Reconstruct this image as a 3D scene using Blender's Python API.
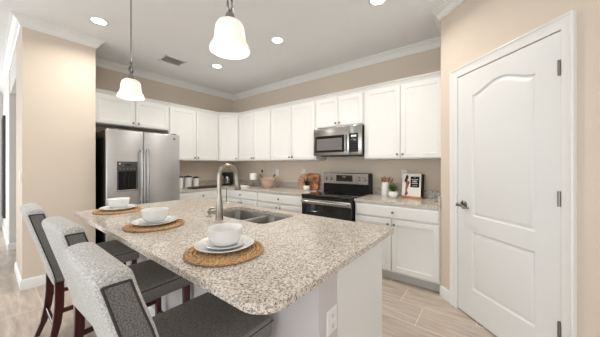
import bpy, bmesh, math, random
from mathutils import Vector, Matrix

random.seed(7)
PI = math.pi
C = bpy.context.scene.collection
for o in list(bpy.data.objects):
    bpy.data.objects.remove(o)

# ------------------------------------------------------------------ camera
FPX = 245.0
CAM_H = 1.335
YAW = math.radians(37.84)
cam_d = bpy.data.cameras.new('camera')
cam = bpy.data.objects.new('camera', cam_d)
C.objects.link(cam)
cam.location = (0, 0, CAM_H)
cam.rotation_euler = (PI / 2, 0, YAW)
cam_d.sensor_width = 36
cam_d.lens = 36 * FPX / 600
cam_d.shift_y = -3.5 / 600
cam_d.clip_start = 0.05
bpy.context.scene.camera = cam

# ------------------------------------------------------------------ world, big lights, exposure
world = bpy.data.worlds.new('daylight')
bpy.context.scene.world = world
world.use_nodes = True
wn = world.node_tree
bg = wn.nodes['Background']
sky = wn.nodes.new('ShaderNodeTexSky')
sky.sky_type = 'HOSEK_WILKIE'
sky.turbidity = 4
mixw = wn.nodes.new('ShaderNodeMixRGB')
mixw.inputs[0].default_value = 0.85
mixw.inputs[2].default_value = (0.95, 0.97, 1.0, 1)
wn.links.new(sky.outputs[0], mixw.inputs[1])
wn.links.new(mixw.outputs[0], bg.inputs[0])
bg.inputs[1].default_value = 1.0

def area_light(name, loc, target, sx, sy, power, col=(1, 1, 1)):
    d = bpy.data.lights.new(name, 'AREA')
    d.shape = 'RECTANGLE'
    d.size = sx
    d.size_y = sy
    d.energy = power
    d.color = col
    o = bpy.data.objects.new(name, d)
    C.objects.link(o)
    o.location = loc
    o.rotation_euler = (Vector(target) - Vector(loc)).to_track_quat('-Z', 'Y').to_euler()
    return o

area_light('rear_window_light', (-0.9, -4.7, 1.35), (-0.9, 3, 3.2), 5.2, 2.3, 130, (0.93, 0.97, 1.0))
area_light('far_window_light', (-8.0, -1.7, 1.3), (0, -1.0, 1.6), 2.8, 2.2, 88, (0.92, 0.965, 1.0))
area_light('side_window_light', (3.8, -1.6, 1.4), (-1, 0.6, 1.8), 3.0, 2.0, 44, (0.93, 0.97, 1.0))

vs = bpy.context.scene.view_settings
vs.view_transform = 'Standard'
vs.look = 'None'
vs.exposure = 0.1
vs.gamma = 1.0
vs.use_curve_mapping = False

# ------------------------------------------------------------------ materials
def lin(c):
    return tuple(((v / 255) / 12.92 if v / 255 <= 0.04045 else ((v / 255 + 0.055) / 1.055) ** 2.4) for v in c) + (1,)

def mat(name, col, rough=0.5, metal=0.0, var=0.04, scale=6.0, bump=0.0, bscale=60.0, spec=0.5,
        stretch=None, col2=None, emit=0.0, trans=0.0, coat=0.0, alpha=1.0):
    m = bpy.data.materials.new(name)
    m.use_nodes = True
    nt = m.node_tree
    b = nt.nodes['Principled BSDF']
    tc = nt.nodes.new('ShaderNodeTexCoord')
    mp = nt.nodes.new('ShaderNodeMapping')
    nt.links.new(tc.outputs['Object'], mp.inputs[0])
    if stretch:
        mp.inputs['Scale'].default_value = stretch
    n = nt.nodes.new('ShaderNodeTexNoise')
    n.inputs['Scale'].default_value = scale
    n.inputs['Detail'].default_value = 4
    nt.links.new(mp.outputs[0], n.inputs['Vector'])
    r = nt.nodes.new('ShaderNodeValToRGB')
    c = lin(col)
    c2 = lin(col2) if col2 else tuple(min(1, v * (1 + var)) for v in c[:3]) + (1,)
    c1 = c if col2 else tuple(v * (1 - var) for v in c[:3]) + (1,)
    r.color_ramp.elements[0].color = c1
    r.color_ramp.elements[1].color = c2
    r.color_ramp.elements[0].position = 0.35
    r.color_ramp.elements[1].position = 0.65
    nt.links.new(n.outputs[0], r.inputs[0])
    nt.links.new(r.outputs[0], b.inputs['Base Color'])
    b.inputs['Roughness'].default_value = rough
    b.inputs['Metallic'].default_value = metal
    b.inputs['Specular IOR Level'].default_value = spec
    b.inputs['Transmission Weight'].default_value = trans
    b.inputs['Coat Weight'].default_value = coat
    b.inputs['Alpha'].default_value = alpha
    if emit:
        b.inputs['Emission Color'].default_value = c
        b.inputs['Emission Strength'].default_value = emit
    if bump:
        n2 = nt.nodes.new('ShaderNodeTexNoise')
        n2.inputs['Scale'].default_value = bscale
        n2.inputs['Detail'].default_value = 3
        nt.links.new(mp.outputs[0], n2.inputs['Vector'])
        bp = nt.nodes.new('ShaderNodeBump')
        bp.inputs['Strength'].default_value = bump
        bp.inputs['Distance'].default_value = 0.004
        nt.links.new(n2.outputs[0], bp.inputs['Height'])
        nt.links.new(bp.outputs[0], b.inputs['Normal'])
    return m

M = {}
M['wall'] = mat('wall_paint', (216, 203, 188), 0.75, var=0.01, scale=2, bump=0.12, bscale=160, spec=0.2)
M['wallwhite'] = mat('white_wall_paint', (222, 219, 214), 0.75, var=0.01, scale=2, bump=0.1, bscale=160, spec=0.2)
M['ceiling'] = mat('ceiling_paint', (240, 242, 244), 0.9, var=0.01, scale=2, bump=0.1, bscale=120, spec=0.1)
M['trim'] = mat('white_trim_paint', (232, 232, 229), 0.35, var=0.006)
M['cab'] = mat('white_cabinet_paint', (229, 228, 225), 0.38, var=0.006)
M['door'] = mat('door_paint', (226, 226, 224), 0.4, var=0.006)
M['steel'] = mat('brushed_steel', (200, 201, 202), 0.33, 1.0, var=0.05, scale=3, stretch=(1, 1, 60))
M['steelx'] = mat('brushed_steel_level', (172, 171, 168), 0.26, 1.0, var=0.05, scale=3, stretch=(1, 1, 60))
M['basin'] = mat('satin_basin_steel', (140, 137, 132), 0.34, 1.0, var=0.05)
M['chain'] = mat('chrome_chain', (140, 138, 136), 0.2, 1.0, var=0.03)
M['nickel'] = mat('brushed_nickel', (158, 152, 142), 0.28, 1.0, var=0.03)
M['darkmetal'] = mat('dark_nickel', (128, 124, 119), 0.32, 1.0, var=0.05)
M['black'] = mat('black_plastic', (12, 12, 13), 0.35, spec=0.25, var=0.05)
M['blackgloss'] = mat('black_glass', (9, 9, 10), 0.06, var=0.05, spec=0.6)
M['darkgrey'] = mat('dark_grey_plastic', (62, 63, 66), 0.35, var=0.05)
M['greyglass'] = mat('grey_window_mesh', (112, 108, 106), 0.35, var=0.05, scale=80)
M['ceramic'] = mat('white_ceramic', (236, 236, 234), 0.14, var=0.005, coat=0.3)
M['plaswhite'] = mat('white_plastic', (234, 232, 228), 0.35, var=0.005)
M['palegrey'] = mat('toe_kick_paint', (196, 196, 193), 0.6, var=0.01)  # even pale grey, shared by toe kicks, vent slats and vent back
M['mahog'] = mat('mahogany_wood', (64, 18, 17), 0.28, var=0.3, scale=8, stretch=(6, 6, 1), coat=0.3)
M['backfab'] = mat('light_grey_tweed', (166, 164, 160), 0.95, scale=200, col2=(222, 221, 217), bump=0.6, bscale=350, spec=0.1)
M['sidefab'] = mat('charcoal_tweed', (92, 90, 88), 0.95, scale=260, col2=(146, 143, 139), bump=0.7, bscale=500, spec=0.1)
M['seatfab'] = mat('charcoal_seat_tweed', (100, 97, 93), 0.9, scale=110, col2=(160, 156, 150), bump=0.6, bscale=250, spec=0.15, stretch=(1, 5, 1))
M['pipefab'] = mat('dark_piping', (62, 60, 58), 0.9, var=0.2, scale=200)
M['jute'] = mat('woven_jute', (168, 124, 80), 0.9, scale=120, col2=(228, 194, 150), bump=0.6, bscale=300, spec=0.1)
M['darkwood'] = mat('dark_wood', (44, 27, 20), 0.45, var=0.3, scale=6, stretch=(1, 8, 8))
M['acacia'] = mat('acacia_wood', (120, 62, 34), 0.4, scale=4, col2=(214, 150, 104), stretch=(1.5, 2, 9))
M['pinkwood'] = mat('pale_acacia_wood', (182, 128, 98), 0.4, scale=5, col2=(222, 186, 160), stretch=(2, 2, 12))
M['spoonwood'] = mat('beech_spoon_wood', (150, 96, 52), 0.55, scale=9, col2=(196, 142, 92))
M['bowlwood'] = mat('pale_turned_wood', (182, 156, 134), 0.55, scale=5, col2=(212, 190, 170), stretch=(1, 1, 10))
M['leaf'] = mat('succulent_green', (40, 78, 34), 0.5, scale=20, col2=(92, 132, 62))
M['darkleaf'] = mat('dark_leaf', (26, 36, 22), 0.5, scale=20, col2=(60, 66, 40))
M['soil'] = mat('potting_soil', (50, 38, 30), 0.95, var=0.4, scale=80)
M['wax'] = mat('white_candle_wax', (240, 238, 232), 0.5, var=0.01)
M['cloth'] = mat('white_cotton', (235, 233, 228), 0.9, var=0.02, scale=50, bump=0.3)
M['glass'] = mat('clear_glass', (238, 242, 242), 0.03, var=0.0, trans=0.95, spec=0.5)
M['paper'] = mat('white_book_paper', (232, 228, 222), 0.5, var=0.01)
M['skin'] = mat('printed_brown', (150, 96, 72), 0.5, var=0.15, scale=60)
M['hairp'] = mat('printed_dark_brown', (52, 28, 22), 0.5, var=0.2, scale=60)
M['redp'] = mat('printed_red', (140, 40, 36), 0.5, var=0.2, scale=60)
M['lamp'] = mat('lamp_glow', (255, 247, 236), 0.5, var=0.0, emit=9.0)
M['shade'] = mat('frosted_glass_shade', (250, 238, 226), 0.35, var=0.01, emit=0.36)
M['drywhite'] = mat('island_wall_paint', (204, 199, 198), 0.7, var=0.01, spec=0.2)
M['curtain'] = mat('sheer_grey_curtain', (205, 205, 202), 0.9, var=0.04, scale=30)
M['display'] = mat('glare_glow_digits', (205, 225, 235), 0.4, var=0.0, emit=1.2)  # microwave digits glow in place of a glare patch on its panel

def granite():
    m = bpy.data.materials.new('speckled_granite')
    m.use_nodes = True
    nt = m.node_tree
    b = nt.nodes['Principled BSDF']
    tc = nt.nodes.new('ShaderNodeTexCoord')
    def noise(scale, detail=3, rough=0.6):
        n = nt.nodes.new('ShaderNodeTexNoise')
        n.inputs['Scale'].default_value = scale
        n.inputs['Detail'].default_value = detail
        n.inputs['Roughness'].default_value = rough
        nt.links.new(tc.outputs['Object'], n.inputs['Vector'])
        return n
    def vor(scale):
        n = nt.nodes.new('ShaderNodeTexVoronoi')
        n.inputs['Scale'].default_value = scale
        n.inputs['Randomness'].default_value = 1
        nt.links.new(tc.outputs['Object'], n.inputs['Vector'])
        return n
    def ramp(src, stops):
        r = nt.nodes.new('ShaderNodeValToRGB')
        e = r.color_ramp.elements
        e[0].position, e[0].color = stops[0]
        e[1].position, e[1].color = stops[-1]
        for p, c in stops[1:-1]:
            x = e.new(p)
            x.color = c
        nt.links.new(src, r.inputs[0])
        return r
    base = ramp(noise(22, 4).outputs[0], [(0.32, lin((188, 176, 164))), (0.5, lin((212, 202, 190))), (0.68, lin((228, 223, 215)))])
    v1 = vor(185)
    cells = ramp(v1.outputs['Color'], [(0.0, (0, 0, 0, 1)), (1.0, (1, 1, 1, 1))])
    cell_col = ramp(cells.outputs[0], [(0.0, lin((70, 66, 64))), (0.15, lin((66, 62, 62))), (0.18, lin((138, 128, 122))), (0.36, lin((160, 148, 138))),
                                       (0.42, lin((205, 192, 176))), (0.72, lin((226, 216, 204))), (1.0, lin((240, 236, 230)))])
    cell_col.color_ramp.interpolation = 'LINEAR'
    mx = nt.nodes.new('ShaderNodeMixRGB')
    mx.inputs[0].default_value = 0.72
    nt.links.new(base.outputs[0], mx.inputs[1])
    nt.links.new(cell_col.outputs[0], mx.inputs[2])
    sp = ramp(noise(125, 2).outputs[0], [(0.34, (1, 1, 1, 1)), (0.40, (0, 0, 0, 1))])
    mx2 = nt.nodes.new('ShaderNodeMixRGB')
    mx2.inputs[2].default_value = lin((52, 50, 52))
    nt.links.new(sp.outputs[0], mx2.inputs[0])
    nt.links.new(mx.outputs[0], mx2.inputs[1])
    sp2 = ramp(noise(62, 3, 0.7).outputs[0], [(0.33, (1, 1, 1, 1)), (0.385, (0, 0, 0, 1))])
    mx3 = nt.nodes.new('ShaderNodeMixRGB')
    mx3.inputs[2].default_value = lin((112, 106, 104))
    nt.links.new(sp2.outputs[0], mx3.inputs[0])
    nt.links.new(mx2.outputs[0], mx3.inputs[1])
    nt.links.new(mx3.outputs[0], b.inputs['Base Color'])
    b.inputs['Roughness'].default_value = 0.16
    b.inputs['Specular IOR Level'].default_value = 0.45
    return m
M['granite'] = granite()

def floor_mat():
    m = bpy.data.materials.new('wood_look_floor_tile')
    m.use_nodes = True
    nt = m.node_tree
    L = nt.links.new
    b = nt.nodes['Principled BSDF']
    tc = nt.nodes.new('ShaderNodeTexCoord')
    sep = nt.nodes.new('ShaderNodeSeparateXYZ')
    L(tc.outputs['Object'], sep.inputs[0])
    def mth(op, a, bb=None):
        n = nt.nodes.new('ShaderNodeMath')
        n.operation = op
        for i, v in enumerate((a, bb)):
            if v is None:
                continue
            if isinstance(v, (int, float)):
                n.inputs[i].default_value = v
            else:
                L(v, n.inputs[i])
        return n.outputs[0]
    RH, TL = 0.31, 0.61
    yr = mth('DIVIDE', mth('SUBTRACT', sep.outputs[1], 2.20), RH)
    row = mth('FLOOR', yr)
    fy = mth('SUBTRACT', yr, row)
    xs = mth('DIVIDE', mth('ADD', mth('ADD', sep.outputs[0], 0.495), mth('MULTIPLY', row, 0.205)), TL)
    colm = mth('FLOOR', xs)
    fx = mth('SUBTRACT', xs, colm)
    ey = mth('MULTIPLY', mth('MINIMUM', fy, mth('SUBTRACT', 1.0, fy)), RH)
    ex = mth('MULTIPLY', mth('MINIMUM', fx, mth('SUBTRACT', 1.0, fx)), TL)
    g = mth('LESS_THAN', mth('MINIMUM', ex, ey), 0.0035)
    cmb = nt.nodes.new('ShaderNodeCombineXYZ')
    L(row, cmb.inputs[0]); L(colm, cmb.inputs[1])
    wn_ = nt.nodes.new('ShaderNodeTexWhiteNoise')
    L(cmb.outputs[0], wn_.inputs['Vector'])
    mp = nt.nodes.new('ShaderNodeMapping')
    mp.inputs['Scale'].default_value = (1.6, 11, 1)
    L(tc.outputs['Object'], mp.inputs[0])
    add = nt.nodes.new('ShaderNodeVectorMath')
    add.operation = 'ADD'
    sc = nt.nodes.new('ShaderNodeVectorMath')
    sc.operation = 'SCALE'
    sc.inputs[3].default_value = 9
    L(wn_.outputs['Color'], sc.inputs[0])
    L(mp.outputs[0], add.inputs[0]); L(sc.outputs[0], add.inputs[1])
    n = nt.nodes.new('ShaderNodeTexNoise')
    n.inputs['Scale'].default_value = 2.2
    n.inputs['Detail'].default_value = 6
    n.inputs['Roughness'].default_value = 0.62
    L(add.outputs[0], n.inputs['Vector'])
    r = nt.nodes.new('ShaderNodeValToRGB')
    r.color_ramp.elements[0].position = 0.3
    r.color_ramp.elements[0].color = lin((166, 150, 136))
    r.color_ramp.elements[1].position = 0.7
    r.color_ramp.elements[1].color = lin((206, 193, 180))
    L(n.outputs[0], r.inputs[0])
    hv = nt.nodes.new('ShaderNodeHueSaturation')
    L(r.outputs[0], hv.inputs['Color'])
    L(mth('ADD', mth('MULTIPLY', wn_.outputs['Value'], 0.14), 0.93), hv.inputs['Value'])
    mx = nt.nodes.new('ShaderNodeMixRGB')
    L(g, mx.inputs[0]); L(hv.outputs[0], mx.inputs[1])
    mx.inputs[2].default_value = lin((218, 206, 190))
    L(mx.outputs[0], b.inputs['Base Color'])
    b.inputs['Roughness'].default_value = 0.28
    return m
M['floor'] = floor_mat()

# ------------------------------------------------------------------ mesh helpers
class MB:
    def __init__(self):
        self.bm = bmesh.new()
    def _merge(self, b2, mtx=None):
        if mtx is not None:
            b2.transform(mtx)
        me = bpy.data.meshes.new('tmp')
        b2.to_mesh(me)
        b2.free()
        self.bm.from_mesh(me)
        bpy.data.meshes.remove(me)
    def box(self, x0, x1, y0, y1, z0, z1, bev=0.0, seg=1, mtx=None):
        b = bmesh.new()
        bmesh.ops.create_cube(b, size=1)
        for v in b.verts:
            v.co = Vector((x0 + (v.co.x + 0.5) * (x1 - x0), y0 + (v.co.y + 0.5) * (y1 - y0), z0 + (v.co.z + 0.5) * (z1 - z0)))
        if bev > 0:
            bmesh.ops.bevel(b, geom=b.edges[:], offset=bev, segments=seg, affect='EDGES', profile=0.5)
        self._merge(b, mtx)
        return self
    def lathe(self, prof, seg=40, mtx=None, loc=(0, 0, 0)):
        b = bmesh.new()
        rings = []
        for r, z in prof:
            if r < 1e-6:
                rings.append([b.verts.new((loc[0], loc[1], z + loc[2]))])
            else:
                rings.append([b.verts.new((loc[0] + r * math.cos(2 * PI * i / seg), loc[1] + r * math.sin(2 * PI * i / seg), z + loc[2])) for i in range(seg)])
        for a, c in zip(rings, rings[1:]):
            for i in range(seg):
                j = (i + 1) % seg
                if len(a) == 1 and len(c) == 1:
                    continue
                if len(a) == 1:
                    b.faces.new((a[0], c[j], c[i]))
                elif len(c) == 1:
                    b.faces.new((a[i], a[j], c[0]))
                else:
                    b.faces.new((a[i], a[j], c[j], c[i]))
        if len(rings[0]) > 1:
            pass
        bmesh.ops.recalc_face_normals(b, faces=b.faces[:])
        self._merge(b, mtx)
        return self
    def tube(self, pts, rad, seg=10, closed=False, mtx=None, caps=True):
        pts = [Vector(p) for p in pts]
        n = len(pts)
        rads = rad if isinstance(rad, (list, tuple)) else [rad] * n
        b = bmesh.new()
        rings = []
        up = None
        for i, p in enumerate(pts):
            if closed:
                t = (pts[(i + 1) % n] - pts[i - 1]).normalized()
            else:
                t = (pts[min(i + 1, n - 1)] - pts[max(i - 1, 0)]).normalized()
            if up is None:
                up = Vector((0, 0, 1)) if abs(t.z) < 0.9 else Vector((1, 0, 0))
            u = (up - t * up.dot(t)).normalized()
            up = u
            w = t.cross(u)
            rings.append([b.verts.new(p + (u * math.cos(2 * PI * k / seg) + w * math.sin(2 * PI * k / seg)) * rads[i]) for k in range(seg)])
        m = n if closed else n - 1
        for i in range(m):
            a, c = rings[i], rings[(i + 1) % n]
            for k in range(seg):
                b.faces.new((a[k], a[(k + 1) % seg], c[(k + 1) % seg], c[k]))
        if not closed and caps:
            b.faces.new(rings[0][::-1]); b.faces.new(rings[-1])
        bmesh.ops.recalc_face_normals(b, faces=b.faces[:])
        self._merge(b, mtx)
        return self
    def prism(self, poly, axis, a0, a1, bev=0.0, seg=2, mtx=None):
        """poly in the two other axes, extruded along axis from a0 to a1"""
        b = bmesh.new()
        def P(p, a):
            if axis == 'x': return (a, p[0], p[1])
            if axis == 'y': return (p[0], a, p[1])
            return (p[0], p[1], a)
        v0 = [b.verts.new(P(p, a0)) for p in poly]
        v1 = [b.verts.new(P(p, a1)) for p in poly]
        f0 = b.faces.new(v0); f1 = b.faces.new(v1[::-1])
        n = len(poly)
        for i in range(n):
            j = (i + 1) % n
            b.faces.new((v0[i], v1[i], v1[j], v0[j]))
        bmesh.ops.recalc_face_normals(b, faces=b.faces[:])
        if bev > 0:
            es = [e for e in b.edges if all(v in v0 for v in e.verts) or all(v in v1 for v in e.verts)]
            bmesh.ops.bevel(b, geom=es, offset=bev, segments=seg, affect='EDGES', profile=0.5)
        self._merge(b, mtx)
        return self
    def slab(self, outer, holes, z0, z1):
        b = bmesh.new()
        es = []
        for loop in [outer] + holes:
            vs_ = [b.verts.new((p[0], p[1], z1)) for p in loop]
            for i in range(len(vs_)):
                es.append(b.edges.new((vs_[i], vs_[(i + 1) % len(vs_)])))
        bmesh.ops.triangle_fill(b, edges=es, use_beauty=True)
        r = bmesh.ops.extrude_face_region(b, geom=b.faces[:])
        for v in r['geom']:
            if isinstance(v, bmesh.types.BMVert):
                v.co.z = z0
        bmesh.ops.recalc_face_normals(b, faces=b.faces[:])
        self._merge(b)
        return self
    def sweep(self, path, prof, closed=False):
        """prof: closed polygon of (offset to the right of travel, z)"""
        b = bmesh.new()
        P = [Vector((p[0], p[1])) for p in path]
        n = len(P)
        rows = []
        for i, p in enumerate(P):
            def nrm(a, c):
                d = (c - a).normalized()
                return Vector((d.y, -d.x))
            if closed:
                n1, n2 = nrm(P[i - 1], p), nrm(p, P[(i + 1) % n])
            else:
                n1 = nrm(P[i - 1], p) if i > 0 else nrm(p, P[i + 1])
                n2 = nrm(p, P[i + 1]) if i < n - 1 else n1
            mv = (n1 + n2) / (1 + n1.dot(n2))
            rows.append([b.verts.new((p.x + mv.x * o, p.y + mv.y * o, z)) for o, z in prof])
        m = len(prof)
        for i in range(n if closed else n - 1):
            a, c = rows[i], rows[(i + 1) % n]
            for k in range(m):
                b.faces.new((a[k], a[(k + 1) % m], c[(k + 1) % m], c[k]))
        if not closed:
            b.faces.new(rows[0]); b.faces.new(rows[-1][::-1])
        bmesh.ops.recalc_face_normals(b, faces=b.faces[:])
        self._merge(b)
        return self
    def panel(self, x0, x1, z0, z1, y, th, rings):
        """slab from y (front) to y+th; rings: list of (inset, depth) into the front"""
        b = bmesh.new()
        def ring(ins, d):
            return [b.verts.new(v) for v in ((x0 + ins, y + d, z0 + ins), (x1 - ins, y + d, z0 + ins), (x1 - ins, y + d, z1 - ins), (x0 + ins, y + d, z1 - ins))]
        back = ring(0, th)
        prev = back
        b.faces.new(back)
        for ins, d in rings:
            cur = ring(ins, d)
            for i in range(4):
                j = (i + 1) % 4
                b.faces.new((prev[i], prev[j], cur[j], cur[i]))
            prev = cur
        b.faces.new(prev)
        bmesh.ops.recalc_face_normals(b, faces=b.faces[:])
        self._merge(b)
        return self
    def build(self, name, m, parent=None, smooth=35):
        me = bpy.data.meshes.new(name)
        self.bm.to_mesh(me)
        self.bm.free()
        me.materials.append(m)
        if smooth:
            for p in me.polygons:
                p.use_smooth = True
            me.set_sharp_from_angle(angle=math.radians(smooth))
        o = bpy.data.objects.new(name, me)
        C.objects.link(o)
        if parent is not None:
            o.parent = parent
        return o

def thing(name, label, cat, loc=(0, 0, 0), rz=0.0, group=None):
    o = bpy.data.objects.new(name, None)
    o.empty_display_size = 0.05
    C.objects.link(o)
    o.location = loc
    o.rotation_euler = (0, 0, rz)
    return tag(o, label, cat, group)

def tag(o, label, cat, group=None):
    o['label'] = label
    o['category'] = cat
    if group:
        o['group'] = group
    return o

def struct(o):
    o['kind'] = 'structure'
    return o

def dup(root, loc=None, rz=None, label=None):
    r = root.copy()
    C.objects.link(r)
    if loc is not None: r.location = loc
    if rz is not None: r.rotation_euler = (0, 0, rz)
    if label: r['label'] = label
    for ch in [o for o in bpy.data.objects if o.parent == root]:
        c = ch.copy()
        C.objects.link(c)
        c.parent = r
        for g in [o for o in bpy.data.objects if o.parent == ch]:
            d = g.copy()
            C.objects.link(d)
            d.parent = c
    return r

def arc(cx, cy, r, a0, a1, n):
    return [(cx + r * math.cos(math.radians(a0 + (a1 - a0) * i / n)), cy + r * math.sin(math.radians(a0 + (a1 - a0) * i / n))) for i in range(n + 1)]

def rrect(x0, x1, y0, y1, r, n=6):
    return arc(x1 - r, y0 + r, r, -90, 0, n) + arc(x1 - r, y1 - r, r, 0, 90, n) + arc(x0 + r, y1 - r, r, 90, 180, n) + arc(x0 + r, y0 + r, r, 180, 270, n)

# ------------------------------------------------------------------ room
CEIL = 2.91
WX, WY = -4.65, 3.50        # fridge wall, range wall
PX = -0.40                  # side of the pantry
S = 2.465                   # pantry door wall: x + y = S
COLX, COLY0, COLY1 = -3.95, 0.246, 0.862
DE = (0.85, S - 0.85)       # end of the diagonal wall

struct(MB().box(-8.4, 4.2, -5.2, 3.7, -0.06, 0).build('floor', M['floor'], smooth=0))
struct(MB().box(-8.4, 4.2, -5.2, 3.7, CEIL, CEIL + 0.08).build('ceiling', M['ceiling'], smooth=0))
struct(MB().box(WX - 0.1, PX + 0.1, WY, WY + 0.1, 0, CEIL).build('wall_back', M['wall'], smooth=0))
struct(MB().box(WX - 0.1, WX, COLY1, WY, 0, CEIL).build('wall_left', M['wall'], smooth=0))
struct(MB().box(WX - 0.1, COLX, COLY0, COLY1, 0, CEIL).build('wall_column', M['wall'], smooth=0))
# pantry: side wall, wall round the door opening
DS0, DS1, DH = -2.086, -1.260, 2.152      # opening along the diagonal, head height
rt = math.sqrt(0.5)
def diag(s, d):                            # s along the wall towards the camera, d into the wall
    return (S / 2 + s * rt + d * rt, S / 2 - s * rt + d * rt)
TH = 0.12
s_a = (PX - (S - PX)) * rt
s_b = (DE[0] - DE[1]) * rt
w = MB()
w.prism([(PX, WY), (PX + 0.1, WY), (PX + 0.1, S - PX + 0.04), (PX, S - PX)], 'z', 0, CEIL)
w.prism([(PX, S - PX), diag(DS0, 0), diag(DS0, TH), (PX + 0.1, S - PX + 0.04)], 'z', 0, CEIL)
w.prism([diag(DS1, 0), DE, (DE[0] + 0.05, DE[1] + 0.12), diag(DS1, TH)], 'z', 0, CEIL)
w.prism([diag(DS0, 0), diag(DS1, 0), diag(DS1, TH), diag(DS0, TH)], 'z', DH, CEIL)
struct(w.build('wall_pantry', M['wall'], smooth=0))
struct(MB().box(DE[0], 4.2, DE[1], DE[1] + 0.1, 0, CEIL).build('wall_right', M['wall'], smooth=0))
struct(MB().prism([(PX + 0.1, WY), (1.6, WY), (1.6, WY - .1), (PX + 0.1, WY - .1)], 'z', 0, CEIL).build('wall_pantry_back', M['wall'], smooth=0))
# hall on the left
w = MB()
w.box(-5.93, WX - 0.1, COLY0, COLY0 + 0.12, 2.45, CEIL)
struct(w.build('wall_hall_header', M['wallwhite'], smooth=0))
struct(MB().box(-8.4, -5.93, COLY0 - 0.01, COLY0 + 0.11, 0, CEIL).build('wall_hall', M['wallwhite'], smooth=0))
struct(MB().box(-6.03, -5.93, COLY0 + 0.11, 3.0, 0, CEIL).build('wall_hall_side', M['wallwhite'], smooth=0))
struct(MB().box(-6.03, WX - 0.1, 3.0, 3.1, 0, CEIL).build('wall_hall_end', M['wallwhite'], smooth=0))
# walls of the living space behind the camera, with their windows
def holed_wall(name, mtx, L, wins, m):
    mb = MB()
    x = 0
    for a, c, z0, z1 in wins:
        mb.box(x, a, 0, 0.12, 0, CEIL, mtx=mtx)
        if z0 > 0: mb.box(a, c, 0, 0.12, 0, z0, mtx=mtx)
        mb.box(a, c, 0, 0.12, z1, CEIL, mtx=mtx)
        x = c
    mb.box(x, L, 0, 0.12, 0, CEIL, mtx=mtx)
    return struct(mb.build(name, m, smooth=0))
holed_wall('wall_far', Matrix.Translation((-8.28, COLY0, 0)) @ Matrix.Rotation(-PI / 2, 4, 'Z'), 5.4, [(0.45, 3.3, 0.05, 2.42)], M['wallwhite'])
holed_wall('wall_rear', Matrix.Translation((4.2, -5.0, 0)) @ Matrix.Rotation(PI, 4, 'Z'), 12.5, [(2.4, 7.8, 0.05, 2.45)], M['wall'])
holed_wall('wall_side', Matrix.Translation((4.08, -5.0, 0)) @ Matrix.Rotation(PI / 2, 4, 'Z') @ Matrix.Translation((0, -0.12, 0)), 6.7, [(1.8, 5.0, 0.4, 2.45)], M['wall'])
def window_frame(name, mtx, a, c, z0, z1, n):
    mb = MB()
    for k in range(n + 1):
        x = a + (c - a) * k / n
        mb.box(x - 0.03, x + 0.03, 0.03, 0.09, z0, z1, 0.004, mtx=mtx)
    for z in (z0 + 0.03, z1 - 0.03):
        mb.box(a, c, 0.035, 0.085, z - 0.03, z + 0.03, 0.004, mtx=mtx)
    f = struct(mb.build(name, M['trim'], smooth=0))
    return f
window_frame('window_1', Matrix.Translation((-8.28, COLY0, 0)) @ Matrix.Rotation(-PI / 2, 4, 'Z'), 0.45, 3.3, 0.05, 2.42, 3)
window_frame('window_2', Matrix.Translation((4.2, -5.0, 0)) @ Matrix.Rotation(PI, 4, 'Z'), 2.4, 7.8, 0.05, 2.45, 4)

# crown moulding round the ceiling
crown = [(0.0, CEIL), (0.0, CEIL - 0.098), (0.012, CEIL - 0.098), (0.016, CEIL - 0.086), (0.022, CEIL - 0.082), (0.030, CEIL - 0.062),
         (0.046, CEIL - 0.040), (0.060, CEIL - 0.030), (0.066, CEIL - 0.024), (0.066, CEIL - 0.016), (0.080, CEIL - 0.012), (0.082, CEIL)]
path = [(-8.28, COLY0 - 0.01), (-5.93, COLY0 - 0.01), (-5.93, COLY0), (COLX, COLY0), (COLX, COLY1), (WX, COLY1), (WX, WY), (PX, WY), (PX, S - PX), DE, (4.08, DE[1])]
path = [(-8.28, COLY0)] + path[3:]
struct(MB().sweep(path, crown).build('trim_crown', M['trim'], smooth=28))
base = [(0, 0), (0.014, 0), (0.014, 0.088), (0.010, 0.100), (0.005, 0.108), (0, 0.110)]
struct(MB().sweep([(WX - 0.1, COLY0 + 0.12), (WX - 0.1, COLY0), (COLX, COLY0), (COLX, COLY1 + 0.0)], base).build('baseboard_column', M['trim']))
struct(MB().sweep([(-8.28, COLY0 - 0.01), (-5.93, COLY0 - 0.01), (-5.93, 2.99)], base).build('baseboard_hall', M['trim']))
struct(MB().sweep([(PX, S - PX + 0.004), diag(-2.157, 0)], base).build('baseboard_pantry', M['trim']))
struct(MB().sweep([diag(-1.184, 0), DE, (4.08, DE[1])], base).build('baseboard_right', M['trim']))

# ------------------------------------------------------------------ pantry door
RD = -PI / 4
DO = (S / 2, S / 2, 0)
cas = MB()
prof = [(0, 0), (0.085, 0), (0.085, -0.022), (0.078, -0.026), (0.066, -0.022), (0.058, -0.018), (0.02, -0.012), (0.008, -0.012), (0, -0.006)]
# casing as mitred sweep: legs and head in the wall's own frame (s, z)
def casing(mb, s0, s1, zt, prof):
    b = bmesh.new()
    # corners of the inner edge; offset outwards
    pts = [((s0, 0), (-1, 0)), ((s0, zt), (-1, 1)), ((s1, zt), (1, 1)), ((s1, 0), (1, 0))]
    rows = [[b.verts.new((p[0] + d[0] * o, y, p[1] + d[1] * o)) for o, y in prof] for p, d in pts]
    m = len(prof)
    for a, c in zip(rows, rows[1:]):
        for k in range(m):
            b.faces.new((a[k], a[(k + 1) % m], c[(k + 1) % m], c[k]))
    b.faces.new(rows[0]); b.faces.new(rows[-1][::-1])
    bmesh.ops.recalc_face_normals(b, faces=b.faces[:])
    mb._merge(b)
cb = MB()
casing(cb, DS0 + 0.004, DS1 - 0.004, DH - 0.003, [(0, 0), (0.073, 0), (0.073, -0.024), (0.066, -0.027), (0.058, -0.022), (0.050, -0.017), (0.016, -0.012), (0.006, -0.011), (0, -0.006)])
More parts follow.
